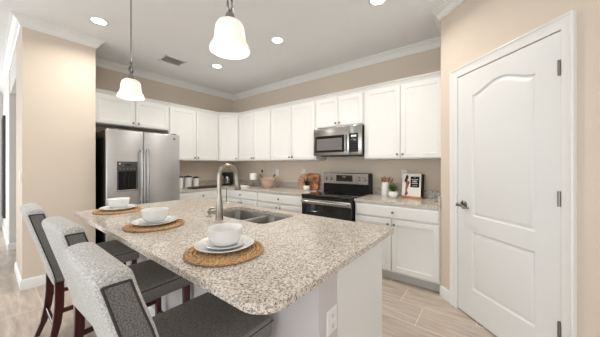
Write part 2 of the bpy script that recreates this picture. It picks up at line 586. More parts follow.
cb.box(DS0 - 0.004, DS0 + 0.005, -0.006, TH, 0, DH, 0.001)
cb.box(DS1 - 0.005, DS1 + 0.004, -0.006, TH, 0, DH, 0.001)
cb.box(DS0, DS1, -0.006, TH, DH - 0.004, DH + 0.004, 0.001)
cb.box(DS0 + 0.005, DS0 + 0.018, 0.042, 0.055, 0, DH, 0.001)
cb.box(DS1 - 0.018, DS1 - 0.005, 0.042, 0.055, 0, DH, 0.001)
co = struct(cb.build('trim_door_casing', M['trim']))
co.location = DO; co.rotation_euler = (0, 0, RD)

dr = bpy.data.objects.new('door_1', None)
C.objects.link(dr)
dr.location = DO; dr.rotation_euler = (0, 0, RD)
struct(dr)

def molded_door(x0, x1, z0, z1, y, th, panels):
    """door slab whose front face carries moulded panels; each panel = (px0,px1,pz0,pz1,arch)"""
    b = bmesh.new()
    def outline(px0, px1, pz0, pz1, arch, ins):
        pts = [(px0 + ins, pz0 + ins), (px1 - ins, pz0 + ins)]
        if arch <= 0:
            pts += [(px1 - ins, pz1 - ins), (px0 + ins, pz1 - ins)]
        else:
            n = 20
            for i in range(n + 1):
                t = i / n
                x = px1 - ins + (px0 - px1 + 2 * ins) * t
                z = pz1 - ins + arch * (0.5 - 0.5 * math.cos(2 * PI * t)) ** 0.85
                pts.append((x, z))
        return pts
    es = []
    vo = [b.verts.new((p[0], y, p[1])) for p in ((x0, z0), (x1, z0), (x1, z1), (x0, z1))]
    for i in range(4):
        es.append(b.edges.new((vo[i], vo[(i + 1) % 4])))
    first = []
    for pn in panels:
        vsn = [b.verts.new((p[0], y, p[1])) for p in outline(*pn, 0)]
        first.append(vsn)
        for i in range(len(vsn)):
            es.append(b.edges.new((vsn[i], vsn[(i + 1) % len(vsn)])))
    bmesh.ops.triangle_fill(b, edges=es, use_beauty=True)
    for pn, vsn in zip(panels, first):
        prev = vsn
        for ins, d in ((0.009, 0.010), (0.018, 0.012), (0.038, 0.004), (0.044, 0.003)):
            cur = [b.verts.new((p[0], y + d, p[1])) for p in outline(*pn, ins)]
            k = len(cur)
            for i in range(k):
                b.faces.new((prev[i], prev[(i + 1) % k], cur[(i + 1) % k], cur[i]))
            prev = cur
        b.faces.new(prev)
    # sides and back
    vb = [b.verts.new((v.co.x, y + th, v.co.z)) for v in vo]
    for i in range(4):
        b.faces.new((vo[i], vo[(i + 1) % 4], vb[(i + 1) % 4], vb[i]))
    b.faces.new(vb)
    bmesh.ops.recalc_face_normals(b, faces=b.faces[:])
    mb = MB()
    mb._merge(b)
    return mb
D0, D1 = DS0 + 0.009, DS1 - 0.009
molded_door(D0, D1, 0.012, DH - 0.009, 0.0, 0.036,
            [(-1.920, -1.412, 0.258, 0.760, 0), (-1.920, -1.412, 0.892, 1.940, 0.075)]).build('door_panel', M['door'], dr, smooth=25)
for z in (0.345, 1.13, 1.92):
    h = MB()
    h.box(D1 - 0.006, D1 + 0.006, -0.010, 0.002, z - 0.046, z + 0.046, 0.001)
    h.tube([(D1 + 0.001, -0.013, z - 0.046), (D1 + 0.001, -0.013, z + 0.046)], 0.0075, 10)
    h.build('hinge', M['darkmetal'], dr)
hs, hz = -2.008, 0.978
hd = MB()
hd.lathe([(0, 0), (0.036, 0), (0.036, 0.006), (0.026, 0.013), (0, 0.012)], 28, Matrix.Translation((hs, 0.0, hz)) @ Matrix.Rotation(PI / 2, 4, 'X'))
rose = hd.build('handle_rose', M['darkmetal'], dr)
lv = MB()
lv.tube([(hs, -0.006, hz), (hs, -0.056, hz)], [0.012, 0.011], 14)
lv.tube([(hs - 0.012, -0.060, hz), (hs + 0.02, -0.062, hz + 0.001), (hs + 0.05, -0.062, hz - 0.004), (hs + 0.08, -0.060, hz - 0.012), (hs + 0.112, -0.056, hz - 0.010)],
        [0.013, 0.012, 0.009, 0.008, 0.007], 12)
lv.build('door_handle', M['darkmetal'], dr)
lt = MB().box(D0 - 0.001, D0 + 0.003, 0.002, 0.032, hz - 0.028, hz + 0.028, 0.0008).build('latch_plate', M['darkmetal'], dr)

# ------------------------------------------------------------------ cabinets
SH = [(0.003, 0.0), (0.052, 0.0), (0.056, 0.004), (0.066, 0.007), (0.072, 0.0085)]
def cab_door(par, x0, x1, z0, z1, knob=None):
    d = MB().panel(x0, x1, z0, z1, -0.021, 0.020, [(0, 0.003)] + SH).build('door', M['cab'], par, smooth=20)
    if knob:
        knob_mesh(knob[0], knob[1], -0.021, d)
    return d
def knob_mesh(x, z, y, par):
    mt = Matrix.Translation((x, y, z)) @ Matrix.Rotation(PI / 2, 4, 'X')
    k = MB().lathe([(0.0, -0.001), (0.007, -0.001), (0.0055, 0.004), (0.005, 0.013), (0.009, 0.017), (0.0145, 0.021), (0.0145, 0.025), (0.010, 0.029), (0, 0.030)], 18, mt)
    return k.build('knob', M['darkmetal'], par)
def drawer(par, x0, x1, z0, z1, knobs):
    d = MB().panel(x0, x1, z0, z1, -0.021, 0.020, [(0, 0.006), (0.004, 0.003), (0.012, 0.0), (0.014, 0.0)]).build('drawer', M['cab'], par, smooth=20)
    for kx in knobs:
        knob_mesh(kx, (z0 + z1) / 2, -0.021, d)
    return d

UB, UT = 1.412, 2.335      # uppers
FX = WX + 0.33             # face of fridge-wall uppers
FY = WY - 0.33             # face of range-wall uppers
def upper(label, loc, rz, wdt, depth, z0, z1, doors):
    t = thing('wall_cabinet', label, 'cabinet', (loc[0], loc[1], z0), rz)
    h = z1 - z0
    b = MB()
    b.box(0, wdt, 0.0, depth - 0.001, 0, h, 0.0015)
    b.build('cabinet_body', M['cab'], t, smooth=0)
    for x0, x1, ks in doors:
        kx = x1 - 0.028 if ks > 0 else x0 + 0.028
        cab_door(t, x0, x1, 0.012, h - 0.012, (kx, 0.055))
    return t
def pair(wd, e=0.014, g=0.004):
    return [(e, wd / 2 - g, 1), (wd / 2 + g, wd - e, -1)]
a = PI / 2
upper('short white two-door wall cabinet above the steel refrigerator', (FX, COLY1 + 0.002, 0), a, 1.055, 0.33, 1.915, UT, [(0.07, 0.55, 1), (0.565, 1.045, -1)])
upper('tall white two-door wall cabinet between refrigerator and corner cabinet', (FX, 1.920, 0), a, 0.968, 0.33, UB, UT, pair(0.968))
upper('tall white two-door wall cabinet, first right of the narrow corner cabinet', (-4.038, FY, 0), 0, 0.916, 0.33, UB, UT, pair(0.916))
upper('tall white two-door wall cabinet immediately left of the microwave', (-3.120, FY, 0), 0, 0.976, 0.33, UB, UT, pair(0.976))
upper('short white two-door wall cabinet above the microwave', (-2.142, FY, 0), 0, 0.786, 0.33, 1.890, UT, pair(0.786))
upper('tall white two-door wall cabinet right of the microwave beside pantry wall', (-1.354, FY, 0), 0, 0.952, 0.33, UB, UT, pair(0.952))
# corner cabinet, angled 45 degrees
t = thing('corner_wall_cabinet', 'narrow angled single-door white wall cabinet filling the room corner', 'cabinet', (FX, 2.890, UB), PI / 4)
inv = (Matrix.Translation((FX, 2.890, 0)) @ Matrix.Rotation(PI / 4, 4, 'Z')).inverted()
pl = [inv @ Vector((x, y, 0)) for x, y in ((FX, 2.890), (-4.040, FY), (-4.040, WY - 0.001), (WX + 0.001, WY - 0.001), (WX + 0.001, 2.890))]
MB().prism([(p.x, p.y) for p in pl], 'z', 0, UT - UB).build('cabinet_body', M['cab'], t, smooth=0)
cw = math.hypot(-4.040 - FX, FY - 2.890)
cab_door(t, 0.012, cw - 0.012, 0.012, UT - UB - 0.012, (cw - 0.045, 0.055))
# crown on top of the wall cabinets
cc = [(-0.02, UT), (0.004, UT), (0.006, UT + 0.012), (0.012, UT + 0.018), (0.020, UT + 0.036), (0.034, UT + 0.046), (0.036, UT + 0.056), (-0.02, UT + 0.056)]
o = MB().sweep([(FX, COLY1 + 0.004), (FX, 2.890), (-4.040, FY), (PX - 0.002, FY)], cc).build('cabinet_crown_molding', M['cab'], smooth=28)
tag(o, 'white crown molding strip running along the tops of the wall cabinets', 'molding')

# base cabinets
BH = 0.884
BD = 0.60
def base_cab(label, loc, rz, wdt, cols, depth=BD, drawer_cols=None):
    t = thing('base_cabinet', label, 'cabinet', (loc[0], loc[1], 0), rz)
    b = MB()
    b.box(0, wdt, 0.0, depth - 0.001, 0.105, BH, 0.001)
    b.build('cabinet_body', M['cab'], t, smooth=0)
    MB().box(0, wdt, 0.07, 0.09, 0.0, 0.105).build('toe_kick', M['palegrey'], t, smooth=0)
    for x0, x1 in (drawer_cols or [(0.012, wdt - 0.012)]):
        drawer(t, x0, x1, 0.727, 0.865, [(x0 + x1) / 2])
    for x0, x1, ks in cols:
        cab_door(t, x0, x1, 0.128, 0.708, (x1 - 0.03 if ks > 0 else x0 + 0.03, 0.708 - 0.05))
    return t
BY = WY - 0.63
BX = WX + 0.62
base_cab('white base cabinet right of the range, drawer over two doors', (-1.348, BY, 0), 0, 0.946, [(0.012, 0.450, 1), (0.458, 0.934, -1)], depth=0.629)
base_cab('white base cabinet directly left of the range with one wide drawer', (-3.140, BY, 0), 0, 1.012, pair(1.012), depth=0.629)
base_cab('white base cabinet in the counter corner below the folded towel, behind the faucet', (-4.010, BY, 0), 0, 0.868, pair(0.868), depth=0.629)
base_cab('white base cabinet on the refrigerator wall beneath the canisters', (BX, 1.865, 0), a, 1.003, pair(1.003, e=0.02), depth=0.619)

# countertops
t = thing('countertop', 'L-shaped speckled granite countertop between refrigerator and range', 'countertop', (WX, WY, BH))
sl = MB().slab([(0.001, -0.001), (0.001, 1.845 - WY), (BX + 0.025 - WX, 1.845 - WY), (BX + 0.025 - WX, BY - 0.025 - WY), (-2.128 - WX, BY - 0.025 - WY), (-2.128 - WX, -0.001)], [], 0, 0.030)
sl.build('slab', M['granite'], t, smooth=0)
bs = MB()
bs.box(0.001, -2.128 - WX, -0.021, -0.001, 0.030, 0.130, 0.002)
bs.box(0.001, 0.021, 1.845 - WY, -0.021, 0.030, 0.130, 0.002)
b_ = bs.build('backsplash', M['granite'], None, smooth=0); b_.location = (WX, WY, BH)
tag(b_, 'low granite backsplash strip along wall left of the range and round corner', 'backsplash')
t = thing('countertop', 'short speckled granite countertop between range and pantry wall', 'countertop', (-1.350, WY, BH))
xr = PX + 1.350 - 0.001
MB().slab([(0, -0.001), (0, BY - 0.025 - WY), (xr - 0.0, BY - 0.025 - WY), (xr, -0.001)], [], 0, 0.030).build('slab', M['granite'], t, smooth=0)
bs = MB()
bs.box(0, xr, -0.021, -0.001, 0.030, 0.130, 0.002)
bs.box(xr - 0.02, xr, BY - 0.02 - WY, -0.021, 0.030, 0.130, 0.002)
b_ = bs.build('backsplash', M['granite'], None, smooth=0); b_.location = (-1.350, WY, BH)
tag(b_, 'low granite backsplash strip behind the cookbook, right of the range', 'backsplash')

# ------------------------------------------------------------------ island
IX0, IX1, IY0, IY1 = -2.965, -0.508, 0.487, 1.685
t = thing('island', 'white kitchen island base with panelled end under granite top', 'island', (IX0, IY0, 0))
def isl(x, y): return (x - IX0, y - IY0)
kx0, kx1 = -2.92, -0.58
b = MB()
b.box(kx0 - IX0, kx1 - IX0 - 0.004, 0.882 - IY0, 1.045 - IY0, 0, 0.8835)
b.build('knee_wall', M['drywhite'], t, smooth=0)
b = MB()
hx0, hx1 = -2.06, -1.24
def cbx(x0, x1):
    b.box(x0 - IX0, x1 - IX0, 1.046 - IY0, 1.655 - IY0, 0.10, 0.8835, 0.001)
cbx(kx0, hx0); cbx(hx1, kx1)
b.box(hx0 - IX0, hx1 - IX0, 1.046 - IY0, 1.07 - IY0, 0.10, 0.8835)
b.box(hx0 - IX0, hx1 - IX0, 1.625 - IY0, 1.655 - IY0, 0.10, 0.8835)
b.box(hx0 - IX0, hx1 - IX0, 1.05 - IY0, 1.65 - IY0, 0.10, 0.13)
b.box(kx0 - IX0, kx1 - IX0, 1.046 - IY0, 1.58 - IY0, 0.0, 0.10)
b.build('cabinet_body', M['cab'], t, smooth=0)
# bed moulding under the top along the knee wall
cp = [(0, 0.8835), (0, 0.826), (0.008, 0.826), (0.014, 0.836), (0.019, 0.855), (0.032, 0.866), (0.038, 0.8835)]
b = MB()
b.sweep([(kx0 - IX0, 0.882 - IY0), (kx1 - IX0 - 0.004, 0.882 - IY0), (kx1 - IX0 - 0.004, 1.045 - IY0)], cp)
b.build('cap_molding', M['trim'], t)
b = MB()
b.sweep([(kx0 - IX0, 0.882 - IY0), (kx1 - IX0 - 0.004, 0.882 - IY0), (kx1 - IX0 - 0.004, 1.045 - IY0)], base)
b.build('island_baseboard', M['trim'], t)
# kitchen side doors
iw = (kx1 - kx0)
xs_ = [kx1, kx1 - 0.46, kx1 - 0.92, kx1 - 1.38, kx1 - 1.84, kx0]
for xa, xb in zip(xs_, xs_[1:]):
    d = MB().panel(xb + 0.01, xa - 0.01, 0.128, 0.865, -0.021, 0.020, [(0, 0.003)] + SH)
    d.bm.transform(Matrix.Translation((xa + xb - IX0, 1.655 - IY0, 0)) @ Matrix.Rotation(PI, 4, 'Z'))
    d.build('door', M['cab'], t, smooth=20)

R = 0.10
outer = arc(IX1 - R, IY0 + R, R, -90, 0, 10) + arc(IX1 - 0.02, IY1 - 0.02, 0.02, 0, 90, 4) + arc(IX0 + 0.02, IY1 - 0.02, 0.02, 90, 180, 4) + arc(IX0 + 0.05, IY0 + 0.05, 0.05, 180, 270, 6)
SX0, SX1, SY0, SY1 = -2.03, -1.272, 1.205, 1.585
hole = rrect(SX0, SX1, SY0, SY1, 0.05)
b = MB().slab(outer, [hole], BH, BH + 0.030)
b.bm.transform(Matrix.Translation((-IX0, -IY0, -BH)))
ot = b.build('island_countertop', M['granite'], None, smooth=30)
ot.location = (IX0, IY0, BH)
bv = ot.modifiers.new('bevel', 'BEVEL')
bv.width = 0.004; bv.segments = 2; bv.limit_method = 'ANGLE'; bv.angle_limit = math.radians(50)
tag(ot, 'large speckled granite island countertop with rounded corners and sink cutout', 'countertop')

# outlet on the island end
def outlet(loc, rz, label, hw=0.036, switch=False, group=None):
    t = thing('light_switch' if switch else 'wall_outlet', label, 'switch' if switch else 'outlet', loc, rz)
    MB().panel(-hw, hw, -0.058, 0.058, -0.0065, 0.0065, [(0, 0.003), (0.004, 0.0), (0.006, 0.0)]).build('cover_plate', M['plaswhite'], t)
    if switch:
        MB().box(-0.016, 0.016, -0.011, -0.006, -0.033, 0.033, 0.002).build('rocker', M['plaswhite'], t)
    else:
        for z in (-0.024, 0.024):
            f = MB().box(-0.016, 0.016, -0.009, -0.006, z - 0.016, z + 0.016, 0.002).build('socket', M['plaswhite'], t)
            s_ = MB()
            s_.box(-0.008, -0.005, -0.0095, -0.0085, z - 0.004, z + 0.006)
            s_.box(0.005, 0.008, -0.0095, -0.0085, z - 0.004, z + 0.006)
            s_.box(-0.002, 0.002, -0.0095, -0.0085, z - 0.011, z - 0.007)
            s_.build('slot', M['darkgrey'], f)
    return t
outlet((kx1 - 0.0035, 0.990, 0.615), PI / 2, 'white outlet on the end of the island below the granite', hw=0.044)
outlet((-2.64, WY - 0.0005, 1.205), 0, 'white outlet on wall above the wooden cutting boards')
outlet((-0.925, WY - 0.0005, 1.21), 0, 'white outlet on wall partly hidden behind the cookbook')
outlet((-3.28, WY - 0.0005, 1.19), 0, 'white outlet on wall above the wooden salad bowl')
outlet((-4.10, COLY0 - 0.0005, 1.21), 0, 'white light switch on side of the column facing the hall', switch=True)

# sink: two steel basins, bigger on the left
t = thing('sink', 'stainless steel double-basin sink set into the island granite', 'sink', (SX0, SY0, BH))
def basin(x0, x1, y0, y1, depth, name):
    b = bmesh.new()
    loops = []
    for ins, z in ((-0.012, -0.001), (0.0, -0.001), (0.004, -0.008), (0.010, -depth + 0.03), (0.022, -depth + 0.008), (0.05, -depth)):
        lp = rrect(x0 + ins, x1 - ins, y0 + ins, y1 - ins, 0.05 if ins < 0.02 else 0.04, 6)
        loops.append([b.verts.new((p[0] - SX0, p[1] - SY0, z)) for p in lp])
    for A, B in zip(loops, loops[1:]):
        k = len(A)
        for i in range(k):
            b.faces.new((A[i], A[(i + 1) % k], B[(i + 1) % k], B[i]))
    b.faces.new(loops[-1])
    bmesh.ops.recalc_face_normals(b, faces=b.faces[:])
    m = MB(); m._merge(b)
    o = m.build(name, M['basin'], t)
    md = o.modifiers.new('solid', 'SOLIDIFY'); md.thickness = 0.0015; md.offset = 1
    cx, cy = (x0 + x1) / 2 - SX0, (y0 + y1) / 2 - SY0
    MB().lathe([(0, 0.002), (0.03, 0.002), (0.042, 0.004), (0.045, 0.001)], 24, loc=(cx, cy, -depth)).build('drain', M['darkmetal'], o)
    return o
basin(SX0 + 0.002, -1.600, SY0 + 0.002, SY1 - 0.002, 0.19, 'basin')
basin(-1.558, SX1 - 0.002, SY0 + 0.002, SY1 - 0.002, 0.16, 'basin')
MB().box(-1.602 - SX0, -1.556 - SX0, 0.004, SY1 - SY0 - 0.004, -0.010, 0.002, 0.004, 2).build('divider', M['steelx'], t)

# faucet
fx, fy = -1.654, 1.112
t = thing('faucet', 'tall brushed nickel gooseneck faucet beside the island sink', 'faucet', (fx, fy, BH + 0.030))
MB().lathe([(0, 0), (0.031, 0), (0.032, 0.004), (0.029, 0.012), (0.029, 0.02), (0.028, 0.06), (0.026, 0.11), (0.021, 0.16), (0.017, 0.20), (0, 0.20)], 28).build('base', M['nickel'], t)
pts = [(0, 0, 0.19), (0, 0, 0.26), (0, 0, 0.32)]
r_ = 0.080
pts += [(0, r_ - r_ * math.cos(th), 0.335 + r_ * math.sin(th)) for th in [PI * i / 16 for i in range(17)]]
pts += [(0, 2 * r_ + 0.004, 0.300)]
MB().tube(pts, 0.0165, 14).build('gooseneck', M['nickel'], t)
MB().tube([(0, 2 * r_ + 0.002, 0.322), (0, 2 * r_ + 0.005, 0.298), (0, 2 * r_ + 0.010, 0.262), (0, 2 * r_ + 0.016, 0.222), (0, 2 * r_ + 0.017, 0.216)], [0.018, 0.019, 0.021, 0.026, 0.023], 18).build('spray_head', M['nickel'], t)
t = thing('soap_dispenser', 'small nickel soap dispenser left of the island faucet', 'soap dispenser', (-1.812, 1.125, BH + 0.030))
MB().lathe([(0, 0), (0.021, 0), (0.021, 0.006), (0.012, 0.012), (0.010, 0.035), (0.012, 0.038), (0.012, 0.046), (0, 0.048)], 20).build('pump_body', M['nickel'], t)
MB().tube([(0, 0, 0.044), (0, 0, 0.058), (0, 0.018, 0.066), (0, 0.05, 0.060)], [0.007, 0.007, 0.006, 0.005], 10).build('nozzle', M['nickel'], t)

# ------------------------------------------------------------------ refrigerator
FRX, FY0, FY1 = -3.72, 0.915, 1.818
t = thing('refrigerator', 'stainless side-by-side refrigerator with black sides and water dispenser', 'refrigerator', (FRX, FY0, 0), a)
W_ = FY1 - FY0
b = MB()
b.box(0.004, W_ - 0.004, 0.07, 0.86, 0.02, 1.775, 0.004)
b.box(0.02, W_ - 0.02, 0.05, 0.075, 0.06, 1.76)
b.build('fridge_body', M['black'], t, smooth=0)
sp = 0.412
def fdoor(x0, x1):
    return MB().box(x0, x1, 0.0, 0.062, 0.075, 1.785, 0.008, 3).build('door', M['steel'], t)
dl = fdoor(0.002, sp - 0.003)
dR = fdoor(sp + 0.003, W_ - 0.002)
MB().box(0.01, W_ - 0.01, 0.03, 0.10, 0.012, 0.07, 0.004).build('kick_grille', M['black'], t)
for x in (0.04, W_ - 0.10):
    MB().box(x, x + 0.06, 0.02, 0.10, 1.775, 1.800, 0.005, 2).build('hinge_cover', M['darkgrey'], t)
def fhandle(x, par):
    b = MB()
    b.tube([(x, -0.052, 0.80), (x, -0.054, 0.84), (x, -0.056, 1.18), (x, -0.054, 1.52), (x, -0.052, 1.56)], [0.011, 0.013, 0.013, 0.013, 0.011], 12)
    for z in (0.835, 1.525):
        b.box(x - 0.010, x + 0.010, -0.052, 0.002, z - 0.018, z + 0.018, 0.003)
    b.build('handle', M['steelx'], par)
fhandle(sp - 0.036, dl)
fhandle(sp + 0.036, dR)
dx0, dx1, dz0, dz1 = 0.108, 0.338, 1.005, 1.380
d = MB()
d.box(dx0, dx1, -0.010, 0.004, 1.255, dz1, 0.004, 2)
d.box(dx0, dx0 + 0.016, -0.010, 0.004, dz0, 1.256, 0.002)
d.box(dx1 - 0.016, dx1, -0.010, 0.004, dz0, 1.256, 0.002)
d.build('dispenser_panel', M['darkgrey'], dl)
dd = MB()
dd.box(dx0 + 0.014, dx1 - 0.014, -0.0015, 0.003, dz0 + 0.01, 1.256)
dd.box(dx0 + 0.09, dx0 + 0.14, -0.012, 0.0, 1.18, 1.256, 0.003)
dd.box(dx0 + 0.075, dx0 + 0.105, -0.010, -0.001, 1.06, 1.19, 0.003)
dd.box(dx0 + 0.125, dx0 + 0.155, -0.010, -0.001, 1.06, 1.19, 0.003)
dd.build('dispenser_niche', M['black'], dl)
MB().box(dx0, dx1, -0.022, 0.004, dz0 - 0.010, dz0 + 0.012, 0.003, 2).build('drip_tray', M['steelx'], dl)
MB().box(dx0 + 0.085, dx0 + 0.15, -0.0115, -0.009, 1.325, 1.350, 0.0005).build('display', M['blackgloss'], dl)
for i in range(5):
    MB().box(dx0 + 0.027 + i * 0.040, dx0 + 0.040 + i * 0.040, -0.0112, -0.009, 1.282, 1.289).build('button', M['nickel'], dl)
MB().box(dx0 + 0.022, dx0 + 0.036, -0.0112, -0.009, 1.345, 1.359).build('button', M['plaswhite'], dl)
bd = MB().lathe([(0, 0), (0.017, 0), (0.017, 0.002), (0.014, 0.003), (0, 0.003)], 24, Matrix.Translation((W_ - 0.085, 0.0, 1.722)) @ Matrix.Rotation(PI / 2, 4, 'X'))
bd.build('badge', M['darkmetal'], dR)

# ------------------------------------------------------------------ range
RX0, RX1 = -2.124, -1.354
RW = RX1 - RX0
ry = 2.765
t = thing('range', 'stainless and black electric range with glass cooktop between base cabinets', 'range', (RX0, ry, 0))
b = MB()
b.box(0.003, RW - 0.003, 0.045, 3.47 - ry, 0.03, 0.905, 0.003)
b.build('range_body', M['black'], t, smooth=0)
ct = MB().box(0.0, RW, -0.005, 3.38 - ry, 0.905, 0.925, 0.005, 2).build('cooktop', M['blackgloss'], t)
for cx, cy, rr in ((0.19, 0.16, 0.10), (0.57, 0.16, 0.085), (0.19, 0.45, 0.075), (0.57, 0.45, 0.10)):
    MB().lathe([(rr - 0.003, 0.9253), (rr, 0.9256), (rr + 0.001, 0.9253)], 40, loc=(cx, cy, 0)).build('burner_ring', M['darkgrey'], ct)
MB().box(0.004, RW - 0.004, 0.0, 0.05, 0.870, 0.904, 0.003).build('front_lip', M['blackgloss'], t)
od = MB().box(0.004, RW - 0.004, 0.004, 0.046, 0.235, 0.868, 0.006, 2).build('oven_door', M['blackgloss'], t)
MB().box(0.006, RW - 0.006, -0.002, 0.010, 0.800, 0.866, 0.003, 2).build('door_band', M['steelx'], od)
hb = MB()
hb.tube([(0.03, -0.045, 0.838), (RW - 0.03, -0.045, 0.838)], 0.013, 14)
for x in (0.05, RW - 0.05):
    hb.box(x - 0.012, x + 0.012, -0.045, 0.0, 0.828, 0.848, 0.003)
hb.build('handle', M['steelx'], od)
MB().box(0.10, RW - 0.10, 0.0025, 0.0045, 0.40, 0.70, 0.0005).build('oven_window', M['blackgloss'], od)
MB().box(0.006, RW - 0.006, 0.006, 0.046, 0.05, 0.228, 0.005, 2).build('storage_drawer', M['steelx'], t)
gy = 3.335 - ry
bgd = MB()
bgd.box(0.004, RW - 0.004, gy + 0.01, 3.475 - ry, 0.90, 1.055, 0.004)
bgd.prism([(gy + 0.02, 1.05), (gy + 0.012, 1.212), (3.45 - ry, 1.212), (3.475 - ry, 1.05)], 'x', 0.0, RW)
guard = bgd.build('back_guard', M['black'], t, smooth=0)
MB().prism([(gy, 1.052), (gy - 0.004, 1.205), (gy + 0.002, 1.216), (gy + 0.04, 1.216), (gy + 0.04, 1.052)], 'x', 0.012, RW - 0.012).build('control_panel', M['steelx'], t, smooth=0)
MB().box(0.245, 0.515, gy - 0.007, gy + 0.002, 1.088, 1.180, 0.002).build('display', M['blackgloss'], t)
q = MB()
for i in range(4):
    q.box(0.350 + i * 0.016, 0.360 + i * 0.016, gy - 0.008, gy - 0.006, 1.148, 1.166)
q.build('clock_digits', M['nickel'], t, smooth=0)
q = MB()
for i in range(7):
    q.box(0.265 + i * 0.036, 0.281 + i * 0.036, gy - 0.008, gy - 0.006, 1.108, 1.114)
q.build('button_marks', M['darkgrey'], t, smooth=0)
for x in (0.062, 0.150, RW - 0.150, RW - 0.062):
    mt = Matrix.Translation((x, gy - 0.002, 1.130)) @ Matrix.Rotation(PI / 2, 4, 'X')
    k = MB().lathe([(0, 0), (0.029, 0), (0.029, 0.004), (0.022, 0.008), (0.021, 0.026), (0.019, 0.029), (0, 0.029)], 24, mt)
    k.box(x - 0.003, x + 0.003, gy - 0.034, gy - 0.028, 1.112, 1.148, 0.001)
    k.build('knob', M['steelx'], t)

# ------------------------------------------------------------------ microwave
mx0, mx1, my, mz0, mz1 = -2.132, -1.356, 3.082, 1.470, 1.882
t = thing('microwave', 'stainless over-range microwave with black window mounted under short cabinet', 'microwave', (mx0, my, mz0))
MW = mx1 - mx0
H_ = mz1 - mz0
MB().box(0.002, MW - 0.002, 0.03, WY - 0.003 - my, 0.004, H_ - 0.002, 0.003).build('microwave_body', M['black'], t, smooth=0)
fr = MB().box(0, 0.592, 0, 0.032, 0.006, H_ - 0.002, 0.005, 2).build('door', M['steelx'], t)
MB().box(0.028, 0.520, -0.003, 0.004, 0.048, 0.292, 0.002).build('window_frame', M['blackgloss'], fr)
MB().box(0.062, 0.486, -0.0045, 0.0, 0.080, 0.250, 0.001).build('window_mesh', M['greyglass'], fr)
hb = MB()
hb.tube([(0.550, -0.030, 0.052), (0.550, -0.036, 0.10), (0.550, -0.036, 0.24), (0.550, -0.030, 0.292)], [0.009, 0.011, 0.011, 0.009], 12)
for z in (0.065, 0.280):
    hb.box(0.542, 0.558, -0.030, 0.001, z - 0.008, z + 0.008, 0.002)
hb.build('handle', M['steelx'], fr)
cpn = MB().box(0.594, MW, 0, 0.032, 0.006, H_ - 0.002, 0.005, 2).build('control_side', M['steelx'], t)
MB().box(0.594, 0.728, -0.003, 0.004, 0.045, 0.300, 0.002).build('control_panel', M['blackgloss'], cpn)
q = MB()
for i in range(4):
    q.box(0.628 + i * 0.020, 0.640 + i * 0.020, -0.0045, -0.0025, 0.252, 0.276)
q.build('clock_digits', M['display'], cpn, smooth=0)
q = MB()
for r0 in range(5):
    for c0 in range(3):
        q.box(0.618 + c0 * 0.032, 0.638 + c0 * 0.032, -0.004, -0.0025, 0.065 + r0 * 0.034, 0.078 + r0 * 0.034)
q.build('keypad', M['darkgrey'], cpn, smooth=0)
MB().box(0.10, 0.66, 0.06, 0.34, -0.010, 0.006, 0.003).build('underside_vent', M['darkgrey'], t)

